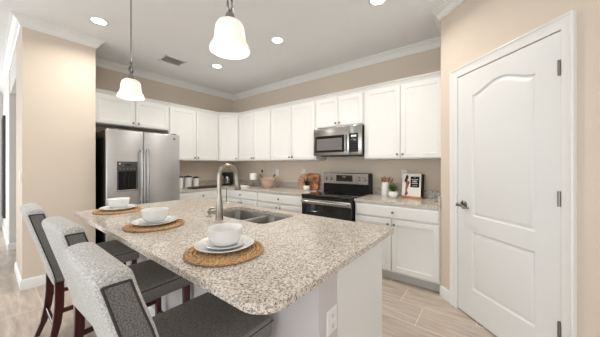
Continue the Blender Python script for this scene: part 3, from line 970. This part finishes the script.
# ------------------------------------------------------------------ bar stools
def make_stool():
    t = thing('bar_stool', '', 'bar stool')
    # back in profile (y, z), origin = floor under the seat centre
    rear = [(-0.255, 0.500), (-0.270, 0.58), (-0.302, 0.70), (-0.330, 0.80), (-0.358, 0.90), (-0.377, 0.97)]
    front = [(-0.280, 0.978), (-0.260, 0.915), (-0.232, 0.835), (-0.206, 0.74), (-0.188, 0.62), (-0.180, 0.500)]
    top = [(-0.385, 0.998), (-0.387, 1.014), (-0.381, 1.028), (-0.368, 1.036), (-0.345, 1.041), (-0.326, 1.041), (-0.306, 1.036), (-0.295, 1.026), (-0.289, 1.010)]
    poly = rear + top + front
    W2 = 0.211
    MB().prism(poly, 'x', -W2, W2, 0.020, 4).build('backrest', M['backfab'], t, smooth=50)
    # inset tweed panel on each side, with piping
    cxy = [sum(p[0] for p in poly) / len(poly), 0]
    def inset(poly, d):
        n = len(poly)
        out = []
        for i in range(n):
            p0, p1, p2 = Vector(poly[i - 1]), Vector(poly[i]), Vector(poly[(i + 1) % n])
            e1 = (p1 - p0).normalized(); e2 = (p2 - p1).normalized()
            n1 = Vector((e1.y, -e1.x)); n2 = Vector((e2.y, -e2.x))
            mv = (n1 + n2) / (1 + n1.dot(n2))
            out.append(tuple(p1 + mv * d))
        return out
    ins = [(y, min(z, 1.004)) for y, z in inset(poly, 0.016)]
    for s in (-1, 1):
        pn = MB().prism(ins, 'x', s * (W2 - 0.004), s * (W2 + 0.005), 0.0).build('side_panel', M['sidefab'], t)
        MB().tube([(s * (W2 + 0.003), y, z) for y, z in ins], 0.0042, 6, closed=True).build('piping', M['pipefab'], pn)
    # seat
    st = MB()
    st.box(-0.228, 0.228, -0.185, 0.268, 0.530, 0.625, 0.016, 3)
    se = st.build('seat', M['seatfab'], t)
    MB().tube([(-0.226, -0.170, 0.607), (-0.226, 0.266, 0.607), (0.226, 0.266, 0.607), (0.226, -0.170, 0.607)], 0.0045, 6).build('piping', M['pipefab'], se)
    # legs: rear ones curved like a sabre, front ones straight tapered
    def leg_mesh(pts, wx, ws):
        b = bmesh.new()
        rows = []
        for (x, y, z), h in zip(pts, ws):
            rows.append([b.verts.new((x + dx * wx / 2, y + dy * h / 2, z)) for dx, dy in ((-1, -1), (1, -1), (1, 1), (-1, 1))])
        for A, B in zip(rows, rows[1:]):
            for i in range(4):
                b.faces.new((A[i], A[(i + 1) % 4], B[(i + 1) % 4], B[i]))
        b.faces.new(rows[0][::-1]); b.faces.new(rows[-1])
        bmesh.ops.recalc_face_normals(b, faces=b.faces[:])
        es = [e for e in b.edges if abs((e.verts[0].co - e.verts[1].co).z) > 0.02]
        bmesh.ops.bevel(b, geom=es, offset=0.004, segments=1, affect='EDGES')
        m = MB(); m._merge(b)
        return m
    for s in (-1, 1):
        x = s * 0.196
        pts = [(x, -0.300, 0.0), (x, -0.262, 0.10), (x, -0.238, 0.22), (x, -0.226, 0.34), (x, -0.224, 0.46), (x, -0.226, 0.535)]
        leg_mesh(pts, 0.034, [0.034, 0.040, 0.046, 0.050, 0.050, 0.048]).build('leg', M['mahog'], t, smooth=30)
        pts = [(x, 0.240, 0.0), (x, 0.236, 0.26), (x, 0.232, 0.532)]
        leg_mesh(pts, 0.036, [0.030, 0.036, 0.042]).build('leg', M['mahog'], t, smooth=30)
        MB().box(x - 0.010, x + 0.010, -0.235, 0.235, 0.285, 0.315, 0.003).build('stretcher', M['mahog'], t)
    MB().box(-0.185, 0.185, -0.252, -0.232, 0.175, 0.208, 0.003).build('stretcher', M['mahog'], t)
    MB().box(-0.185, 0.185, 0.226, 0.250, 0.195, 0.228, 0.003).build('stretcher', M['mahog'], t)
    return t
st = make_stool()
G = 'upholstered bar stools along the island'
st.location = (-1.032, 0.562, 0); st.rotation_euler = (0, 0, math.radians(0))
st['label'] = 'grey upholstered bar stool closest to the camera, at the rounded island corner'
st['group'] = G
dup(st, (-1.80, 0.590, 0), math.radians(3), 'grey upholstered bar stool in the middle of the three at the island')
dup(st, (-2.60, 0.548, 0), math.radians(0), 'grey upholstered bar stool farthest from the camera, nearest the beige column')

# ------------------------------------------------------------------ place settings
def make_mat():
    b = MB()
    nr = 9
    for k in range(nr):
        Rk = 0.012 + k * 0.0205 if k else 0.006
        n = max(24, int(2 * PI * Rk / 0.0065))
        tw = max(3, int(2 * PI * Rk / 0.034))
        for ph in (0, PI):
            pts = []
            for i in range(n):
                th = 2 * PI * i / n
                q = tw * th + ph
                rr = Rk + 0.0052 * math.cos(q)
                pts.append((rr * math.cos(th), rr * math.sin(th), 0.0080 + 0.0024 * math.sin(q)))
            b.tube(pts, 0.0056, 6, closed=True)
    b.lathe([(0, 0.0016), (0.180, 0.0016), (0.180, 0.005), (0, 0.005)], 40)
    return b.build('placemat', M['jute'])
ZT = BH + 0.030
pm = make_mat()
def make_plate(r, h, foot):
    prof = [(0, 0.002), (foot * 0.9, 0.002), (foot, 0.0), (foot + 0.004, 0.003), (r * 0.80, h * 0.35), (r - 0.002, h - 0.003), (r, h), (r - 0.003, h + 0.0015),
            (r * 0.80, h * 0.35 + 0.004), (foot + 0.002, 0.007), (0, 0.0065)]
    return MB().lathe(prof, 48)
plate = make_plate(0.142, 0.022, 0.084).build('dinner_plate', M['ceramic'])
small = make_plate(0.096, 0.014, 0.060).build('salad_plate', M['ceramic'])
bowl = MB().lathe([(0, 0.003), (0.048, 0.003), (0.051, 0), (0.056, 0.003), (0.070, 0.014), (0.079, 0.038), (0.0855, 0.076), (0.087, 0.080), (0.085, 0.0815),
                   (0.082, 0.078), (0.075, 0.038), (0.064, 0.018), (0.048, 0.010), (0, 0.009)], 48).build('soup_bowl', M['ceramic'])
where = ['on island nearest the camera', 'in the middle of the three settings on the island', 'on island nearest the refrigerator']
spots = [(-1.018, 0.718), (-1.842, 0.728), (-2.690, 0.755)]
for i, (x, y) in enumerate(spots):
    qx, qy = (x - 0.018, y + 0.012) if i == 0 else (x, y)
    for src, nm, dz, lb, cat, grp in ((pm, 'mat', 0.0002, 'round woven jute placemat', 'placemat', 'woven placemats on the island'),
                                      (plate, 'pl', 0.0162, 'white dinner plate', 'plate', 'white dinner plates on the placemats'),
                                      (small, 'sp', 0.0245, 'small white plate under bowl', 'plate', 'small white plates under the bowls'),
                                      (bowl, 'bo', 0.0330, 'white ceramic bowl', 'bowl', 'white bowls on the plates')):
        o = src if i == 0 else src.copy()
        if i:
            C.objects.link(o)
        o.location = (x, y, ZT + dz) if nm == 'mat' else (qx, qy, ZT + dz)
        tag(o, lb + ', ' + where[i], cat, grp)

# ------------------------------------------------------------------ pendants and ceiling fittings
def make_pendant(loc, label):
    t = thing('pendant_light', label, 'pendant light', loc, 0, 'bell-shaped pendant lights over the island')
    # origin at the shade rim
    zc = CEIL - loc[2]
    MB().lathe([(0, zc - 0.03), (0.02, zc - 0.03), (0.055, zc - 0.012), (0.062, zc - 0.0005), (0, zc - 0.0005)], 28).build('canopy', M['nickel'], t)
    MB().tube([(0, 0, 0.315), (0, 0, zc - 0.02)], 0.0055, 10).build('rod', M['nickel'], t)
    b = MB()
    lp = [(0.020 * math.cos(2 * PI * i / 20), 0, 0.262 + 0.046 * math.sin(2 * PI * i / 20)) for i in range(20)]
    b.tube(lp, 0.0056, 8, closed=True)
    lp = [(0, 0.016 * math.cos(2 * PI * i / 20), 0.246 + 0.036 * math.sin(2 * PI * i / 20)) for i in range(20)]
    b.tube(lp, 0.0050, 8, closed=True)
    b.lathe([(0, 0.300), (0.011, 0.300), (0.011, 0.320), (0, 0.322)], 14)
    b.build('loop', M['chain'], t)
    MB().lathe([(0, 0.214), (0.009, 0.214), (0.013, 0.205), (0.022, 0.195), (0.026, 0.176), (0.036, 0.162), (0.036, 0.154), (0, 0.154)], 24).build('socket_cap', M['nickel'], t)
    prof = [(0.028, 0.160), (0.048, 0.156), (0.064, 0.145), (0.074, 0.125), (0.078, 0.095), (0.080, 0.066), (0.086, 0.044), (0.097, 0.026), (0.104, 0.008), (0.102, 0.0),
            (0.095, 0.022), (0.083, 0.043), (0.076, 0.066), (0.074, 0.095), (0.070, 0.122), (0.060, 0.141), (0.046, 0.151), (0.028, 0.155)]
    MB().lathe(prof, 44).build('lamp_shade', M['shade'], t)
    MB().lathe([(0, 0.045), (0.018, 0.050), (0.028, 0.070), (0.026, 0.092), (0.014, 0.118), (0.013, 0.152), (0, 0.152)], 20).build('bulb', M['lamp'], t)
    ld = bpy.data.lights.new('pendant_bulb_light', 'POINT')
    ld.energy = 0.8; ld.color = (1.0, 0.9, 0.78); ld.shadow_soft_size = 0.03
    lo = bpy.data.objects.new('pendant_bulb_light', ld)
    C.objects.link(lo)
    lo.location = (loc[0], loc[1], loc[2] + 0.015)
    return t
make_pendant((-1.092, 0.80, 1.940), 'frosted bell-shaped pendant light hanging nearer the camera over the island')
make_pendant((-2.528, 0.80, 1.936), 'frosted bell-shaped pendant light farther away, left, near the column')

def downlight(x, y, label, power=11):
    t = thing('recessed_light', label, 'ceiling light', (x, y, CEIL), 0, 'recessed ceiling lights')
    MB().lathe([(0.066, -0.0005), (0.088, -0.0005), (0.088, -0.005), (0.080, -0.007), (0.066, -0.004)], 36).build('trim_ring', M['trim'], t)
    MB().lathe([(0, -0.003), (0.068, -0.003), (0.068, -0.0015), (0, -0.0015)], 32).build('diffuser', M['lamp'], t)
    ld = bpy.data.lights.new('recessed_lamp', 'AREA')
    ld.shape = 'DISK'; ld.size = 0.14; ld.energy = power; ld.color = (1.0, 0.95, 0.88)
    ld.spread = math.radians(150)
    lo = bpy.data.objects.new('recessed_lamp', ld)
    C.objects.link(lo)
    lo.location = (x, y, CEIL - 0.012)
downlight(-0.846, 2.30, 'round recessed ceiling light at the top edge, nearest the pantry')
downlight(-2.12, 2.265, 'round recessed ceiling light right of the nearer pendant')
downlight(-3.434, 2.268, 'round recessed ceiling light left of near pendant, closest to room corner')
downlight(-3.38, 0.768, 'round recessed ceiling light beside the column crown molding')

t = thing('ceiling_vent', 'rectangular grey louvred air vent in ceiling near the refrigerator cabinets', 'vent', (-3.785, 1.74, CEIL))
b = MB()
b.box(-0.135, 0.135, -0.16, -0.135, -0.010, -0.0005, 0.002)
b.box(-0.135, 0.135, 0.135, 0.16, -0.010, -0.0005, 0.002)
b.box(-0.135, -0.110, -0.16, 0.16, -0.010, -0.0005, 0.002)
b.box(0.110, 0.135, -0.16, 0.16, -0.010, -0.0005, 0.002)
b.build('vent_frame', M['trim'], t)
for i in range(9):
    x = -0.098 + i * 0.0245
    MB().prism([(x - 0.010, -0.002), (x - 0.006, -0.0015), (x + 0.010, -0.010), (x + 0.006, -0.0105)], 'y', -0.14, 0.14).build('louvre', M['palegrey'], t, smooth=0)
MB().box(-0.112, 0.112, -0.138, 0.138, -0.0015, -0.0005).build('vent_back', M['palegrey'], t, smooth=0)

# ------------------------------------------------------------------ things on the refrigerator-wall counter
def canister(x, y, r, h, label):
    t = thing('canister', label, 'canister', (x, y, ZT), 0, 'white canisters with dark lids')
    MB().lathe([(0, 0), (r - 0.003, 0), (r, 0.004), (r, h - 0.022), (0, h - 0.022)], 32).build('canister_body', M['ceramic'], t)
    MB().lathe([(0, h - 0.0225), (r + 0.002, h - 0.0225), (r + 0.003, h - 0.004), (r - 0.004, h), (0.014, h + 0.001), (0.010, h + 0.012), (0, h + 0.014)], 32).build('lid', M['darkwood'], t)
canister(-4.42, 2.150, 0.066, 0.215, 'white canister with dark lid, partly hidden behind the refrigerator edge')
canister(-4.43, 2.315, 0.062, 0.215, 'white canister with dark lid, middle of the three canisters')
canister(-4.43, 2.470, 0.050, 0.195, 'white canister with dark lid, smallest and farthest from refrigerator')
b = MB().prism(rrect(-0.13, 0.13, -0.27, 0.27, 0.05), 'z', 0.0, 0.022, 0.006, 2)
b.box(-0.02, 0.02, 0.27, 0.31, 0.004, 0.018, 0.003)
o = b.build('serving_board', M['darkwood'])
o.location = (-4.20, 2.50, ZT)
tag(o, 'flat dark wooden serving board lying in front of the canisters', 'board')

t = thing('coffee_maker', 'black coffee maker with shiny steel carafe in the counter corner', 'coffee maker', (-4.33, 3.11, ZT), math.radians(40))
b = MB()
b.box(-0.09, 0.09, -0.10, 0.11, 0, 0.03, 0.006, 2)
b.box(-0.09, 0.09, 0.03, 0.11, 0.02, 0.26, 0.008, 2)
b.box(-0.09, 0.09, -0.09, 0.11, 0.20, 0.27, 0.012, 2)
b.build('machine_body', M['black'], t)
MB().lathe([(0, 0.031), (0.050, 0.031), (0.056, 0.04), (0.056, 0.13), (0.040, 0.165), (0.036, 0.185), (0, 0.185)], 28, loc=(0, -0.035, 0)).build('carafe', M['steelx'], t)
MB().tube([(0.0, -0.086, 0.15), (0.0, -0.125, 0.145), (0.0, -0.125, 0.08), (0.0, -0.088, 0.065)], 0.008, 10).build('carafe_handle', M['black'], t)

# ------------------------------------------------------------------ things on the back counter, left of the range
o = MB().prism(rrect(-0.095, 0.095, -0.055, 0.055, 0.02), 'z', 0.0, 0.016, 0.005, 2)
o.prism(rrect(-0.088, 0.088, -0.050, 0.046, 0.02), 'z', 0.0155, 0.030, 0.006, 2)
o = o.build('folded_towel', M['cloth'])
o.location = (-3.70, 3.03, ZT); o.rotation_euler = (0, 0, math.radians(5))
tag(o, 'folded white towel lying on counter left of the glass cake stand', 'towel')

t = thing('cake_stand', 'clear glass pedestal stand holding a white candle', 'cake stand', (-3.69, 3.25, ZT))
MB().lathe([(0, 0.0), (0.062, 0), (0.064, 0.005), (0.022, 0.016), (0.014, 0.04), (0.016, 0.09), (0.03, 0.118), (0, 0.118)], 32).build('pedestal', M['glass'], t)
MB().lathe([(0, 0.1185), (0.118, 0.1185), (0.121, 0.124), (0.118, 0.131), (0, 0.129)], 40).build('stand_plate', M['glass'], t)
o = MB().lathe([(0, 0), (0.070, 0), (0.073, 0.004), (0.073, 0.118), (0.068, 0.124), (0.030, 0.121), (0.004, 0.119), (0.0015, 0.121), (0.0015, 0.130), (0, 0.130)], 36).build('pillar_candle', M['wax'])
o.location = (-3.69, 3.25, ZT + 0.1315)
tag(o, 'wide white pillar candle standing on the glass stand', 'candle')
t = thing('bottle', 'slim clear bottle with black top behind the candle stand', 'bottle', (-3.60, 3.40, ZT))
MB().lathe([(0, 0), (0.030, 0), (0.032, 0.005), (0.032, 0.18), (0.025, 0.215), (0.012, 0.235), (0.012, 0.275), (0, 0.275)], 24).build('bottle_glass', M['glass'], t)
MB().lathe([(0, 0.2755), (0.015, 0.2755), (0.016, 0.315), (0.012, 0.325), (0, 0.326)], 20).build('stopper', M['black'], t)

wb = (-3.20, 3.17)
o = MB().lathe([(0, 0.004), (0.050, 0.004), (0.056, 0), (0.062, 0.006), (0.092, 0.050), (0.122, 0.110), (0.142, 0.172), (0.146, 0.186), (0.140, 0.188), (0.132, 0.172),
                (0.112, 0.112), (0.082, 0.054), (0.052, 0.020), (0, 0.016)], 44).build('salad_bowl', M['bowlwood'])
o.location = (wb[0], wb[1], ZT)
tag(o, 'pale flared wooden salad bowl on counter right of candle', 'bowl')
def spoon(name, p0, p1, head, mt_, label, cat='spoon', kind='spoon', group=None):
    t = thing(name, label, cat, p0, 0, group)
    d = Vector(p1) - Vector(p0)
    L = d.length
    rot = d.to_track_quat('Z', 'Y').to_matrix().to_4x4()
    MB().tube([(0, 0, 0), (0, 0, L * 0.5), (0, 0, L)], [0.005, 0.0055, 0.006], 10, mtx=rot).build('handle', mt_, t)
    b = MB()
    hw, hl, th = head
    n = 8
    prof = [(0.006, 0)] + [(hw * math.sin(PI * (0.12 + 0.88 * i / n)) ** 0.7 if i < n else 0.0, hl * i / n) for i in range(1, n + 1)]
    b.lathe(prof, 20)
    b.bm.transform(rot @ Matrix.Translation((0, 0, L - 0.005)) @ Matrix.Diagonal((1, th / hw, 1, 1)))
    b.build('spoon_head', mt_, t)
    return t
spoon('salad_server', (wb[0] - 0.005, wb[1] + 0.03, ZT + 0.024), (wb[0] - 0.085, wb[1] - 0.075, ZT + 0.205), (0.022, 0.07, 0.008), M['darkwood'], 'dark wooden salad server leaning left in the wooden bowl', 'utensil')
spoon('salad_server', (wb[0] - 0.02, wb[1] + 0.02, ZT + 0.024), (wb[0] + 0.125, wb[1] + 0.02, ZT + 0.215), (0.020, 0.06, 0.008), M['darkwood'], 'dark wooden salad server sticking out right of the wooden bowl', 'utensil')

# cutting boards leaning on the backsplash
def leaning(name, mb, m, x, tilt, y, label, cat, extra=None):
    o = mb.build(name, m)
    o.location = (x, y, ZT + 0.001)
    o.rotation_euler = (-tilt, 0, 0)
    tag(o, label, cat)
    return o
bd = MB().prism([(p[0], p[1] + 0.14) for p in arc(0, 0, 0.14, 0, 360, 40)[:-1]], 'y', 0.0, 0.018, 0.004, 2)
leaning('cutting_board', bd, M['pinkwood'], -2.585, math.radians(11), 3.425, 'round pale wooden cutting board leaning on wall left of the potted plant', 'cutting board')
bd = MB().prism(rrect(-0.13, 0.13, 0.0, 0.285, 0.055), 'y', 0.0, 0.020, 0.004, 2)
leaning('cutting_board', bd, M['acacia'], -2.395, math.radians(11), 3.392, 'rounded orange-brown striped cutting board leaning on wall beside the range', 'cutting board')

def leaf_mesh(mb, base_p, az, tilt, L, w, curl=0.3):
    b = bmesh.new()
    n = 6
    rows = []
    for i in range(n + 1):
        s = i / n
        ww = w * math.sin(PI * (0.18 + 0.82 * s)) ** 0.8 if i < n else 0.0008
        ang = tilt + curl * s
        r_ = L * s * math.cos(ang); z = L * s * math.sin(ang)
        rows.append([b.verts.new((r_, -ww / 2, z + ww * 0.16)), b.verts.new((r_, 0, z)), b.verts.new((r_, ww / 2, z + ww * 0.16)), b.verts.new((r_, 0, z - w * 0.13 * (1 - s)))])
    for A, B in zip(rows, rows[1:]):
        for i in range(4):
            b.faces.new((A[i], A[(i + 1) % 4], B[(i + 1) % 4], B[i]))
    bmesh.ops.recalc_face_normals(b, faces=b.faces[:])
    mb._merge(b, Matrix.Translation(base_p) @ Matrix.Rotation(az, 4, 'Z'))
def potted(loc, r, h, leafmat, label, nl, L, w, name='potted_succulent', square=False):
    t = thing(name, label, 'plant', loc)
    MB().lathe([(0, 0), (r * 0.62, 0), (r * 0.85, h * 0.12), (r, h * 0.42), (r * 0.97, h * 0.72), (r * 0.80, h), (r * 0.74, h * 0.99), (r * 0.78, h * 0.86), (0, h * 0.86)], 32).build('pot', M['ceramic'], t)
    MB().lathe([(0, h * 0.865), (r * 0.76, h * 0.865), (r * 0.70, h * 0.89), (0, h * 0.90)], 24).build('soil', M['soil'], t)
    lm = MB()
    for i in range(nl):
        az = i * 2.39996
        f = i / nl
        leaf_mesh(lm, (0, 0, h * 0.86), az, math.radians(30 + 50 * f), L * (0.8 + 0.35 * f), w, -0.12)
    lm.build('leaves', leafmat, t)
    return t
potted((-2.43, 3.310, ZT), 0.058, 0.080, M['darkleaf'], 'small dark-leaved plant in white pot before the cutting boards', 20, 0.14, 0.022)
potted((-0.985, 3.215, ZT), 0.058, 0.085, M['leaf'], 'small bright green succulent in round white pot by cookbook', 32, 0.125, 0.019)

# ------------------------------------------------------------------ things on the right counter
cr = (-1.135, 3.375)
o = MB().lathe([(0, 0), (0.052, 0), (0.054, 0.003), (0.054, 0.182), (0.052, 0.185), (0.048, 0.183), (0.048, 0.012), (0, 0.010)], 36).build('utensil_crock', M['ceramic'])
o.location = (cr[0], cr[1], ZT)
tag(o, 'tall white ceramic crock holding wooden utensils right of range', 'crock')
GU = 'wooden utensils in the white crock'
ut = [((-0.02, 0.0), (-0.05, -0.01, 0.215), (0.034, 0.078), 'round-headed wooden spoon leaning left in the white crock'),
      ((0.00, -0.02), (-0.004, -0.034, 0.215), (0.030, 0.080), 'wooden spoon standing upright in the white crock'),
      ((0.01, 0.01), (0.044, 0.012, 0.210), (0.036, 0.078), 'wide wooden spoon leaning slightly right in the white crock'),
      ((0.015, -0.01), (0.092, 0.0, 0.205), (0.034, 0.072), 'wooden spoon leaning farthest right in the white crock')]
for (bx, by), (tx, ty, tz), (hw, hl), lb in ut:
    spoon('wooden_spoon', (cr[0] + bx * 0.8, cr[1] + by * 0.8, ZT + 0.018), (cr[0] + tx * 0.85, cr[1] + ty * 0.85, ZT + tz - 0.02), (hw, hl, 0.009), M['spoonwood'], lb, 'utensil', group=GU)

bx0, by0 = -0.912, 3.340
ang = math.radians(-6)
t = thing('book_stand', 'dark wooden cookbook stand on counter near pantry wall', 'book stand', (bx0, by0, ZT), ang)
b = MB()
b.box(-0.005, 0.250, -0.022, 0.090, 0.0, 0.012, 0.002)
b.box(-0.005, 0.250, -0.022, -0.012, 0.010, 0.026, 0.002)
b.build('ledge', M['spoonwood'], t)
tl = math.radians(7)
bk = Matrix.Rotation(-tl, 4, 'X')
MB().box(0.0, 0.246, 0.053, 0.066, 0.010, 0.306, 0.002, mtx=bk).build('back_panel', M['darkwood'], t)
t = thing('cookbook', 'white cookbook with brown figure and black title block on cover', 'book', (bx0, by0, ZT + 0.0125), ang)
bkm = Matrix.Rotation(-tl, 4, 'X')
MB().box(0.003, 0.236, -0.008, 0.045, 0.003, 0.297, 0.002, mtx=bkm).build('page_block', M['darkwood'], t)
MB().box(0.0, 0.232, -0.0105, -0.0065, 0.001, 0.300, 0.001, mtx=bkm).build('cover', M['paper'], t)
MB().box(0.106, 0.212, -0.0118, -0.0100, 0.125, 0.262, mtx=bkm).build('title_block', M['black'], t, smooth=0)
for (x0, x1, z, h) in ((0.146, 0.172, 0.246, 0.006), (0.120, 0.198, 0.218, 0.012), (0.130, 0.188, 0.190, 0.020), (0.122, 0.196, 0.170, 0.010), (0.128, 0.190, 0.143, 0.006)):
    n = int((x1 - x0) / 0.010)
    tx = MB()
    for i in range(n):
        xa = x0 + i * (x1 - x0) / n
        tx.box(xa, xa + 0.0072, -0.0124, -0.0115, z, z + h * (0.75 if i % 3 == 1 else 1.0), mtx=bkm)
    tx.build('title_lettering', M['paper'], t, smooth=0)
def blob(pts, nm, m, y=-0.0116):
    mb = MB()
    mb.prism(pts, 'y', y, y + 0.0014, mtx=bkm)
    mb.build(nm, m, t, smooth=0)
blob([(0.052, 0.03), (0.060, 0.03), (0.066, 0.07), (0.070, 0.11), (0.082, 0.135), (0.088, 0.175), (0.078, 0.205), (0.060, 0.215), (0.046, 0.195), (0.048, 0.150), (0.044, 0.110), (0.046, 0.07), (0.040, 0.03), (0.046, 0.026)], 'printed_figure', M['skin'])
blob([(0.050, 0.275), (0.066, 0.280), (0.078, 0.262), (0.076, 0.235), (0.064, 0.215), (0.052, 0.190), (0.036, 0.185), (0.030, 0.205), (0.038, 0.235)], 'printed_hair', M['hairp'], -0.0122)
blob([(0.074, 0.150), (0.086, 0.160), (0.096, 0.180), (0.090, 0.205), (0.080, 0.190), (0.074, 0.170)], 'printed_flower', M['redp'], -0.0122)
blob([(0.038, 0.020), (0.056, 0.018), (0.074, 0.030), (0.078, 0.060), (0.070, 0.075), (0.062, 0.045), (0.048, 0.040)], 'printed_skirt', M['redp'], -0.0122)

o = MB().lathe([(0, 0), (0.030, 0), (0.033, 0.003), (0.036, 0.095), (0.034, 0.0955), (0.031, 0.008), (0, 0.006)], 28).build('drinking_glass', M['glass'])
o.location = (-0.475, 3.20, ZT)
tag(o, 'clear drinking glass on counter beside the pantry wall', 'glass')

# ------------------------------------------------------------------ curtain far away in the living room
t = thing('curtain', 'pale grey curtain hanging at the far left window beyond hall', 'curtain', (-8.20, 0.0, 0))
pts = []
n = 60
for i in range(n + 1):
    pts.append((0.03 * math.sin(i * 0.85), -0.75 + 0.90 * i / n))
poly = [(x, y) for x, y in pts] + [(x - 0.004, y) for x, y in reversed(pts)]
MB().prism(poly, 'z', 0.02, 2.46).build('curtain_fabric', M['curtain'], t, smooth=60)
MB().tube([(0.0, -0.80, 2.475), (0.0, 0.20, 2.475)], 0.012, 12).build('curtain_rod', M['darkmetal'], t)
t = thing('wall_panel', 'tall narrow dark panel on the hall wall at far left', 'wall decor', (-7.25, COLY0 - 0.011, 0.36))
MB().box(-0.25, 0.25, -0.035, -0.001, 0, 1.88, 0.004).build('frame', M['darkgrey'], t)
MB().box(-0.21, 0.21, -0.038, -0.034, 0.04, 1.84).build('inset', M['black'], t)
bpy.context.view_layer.update()
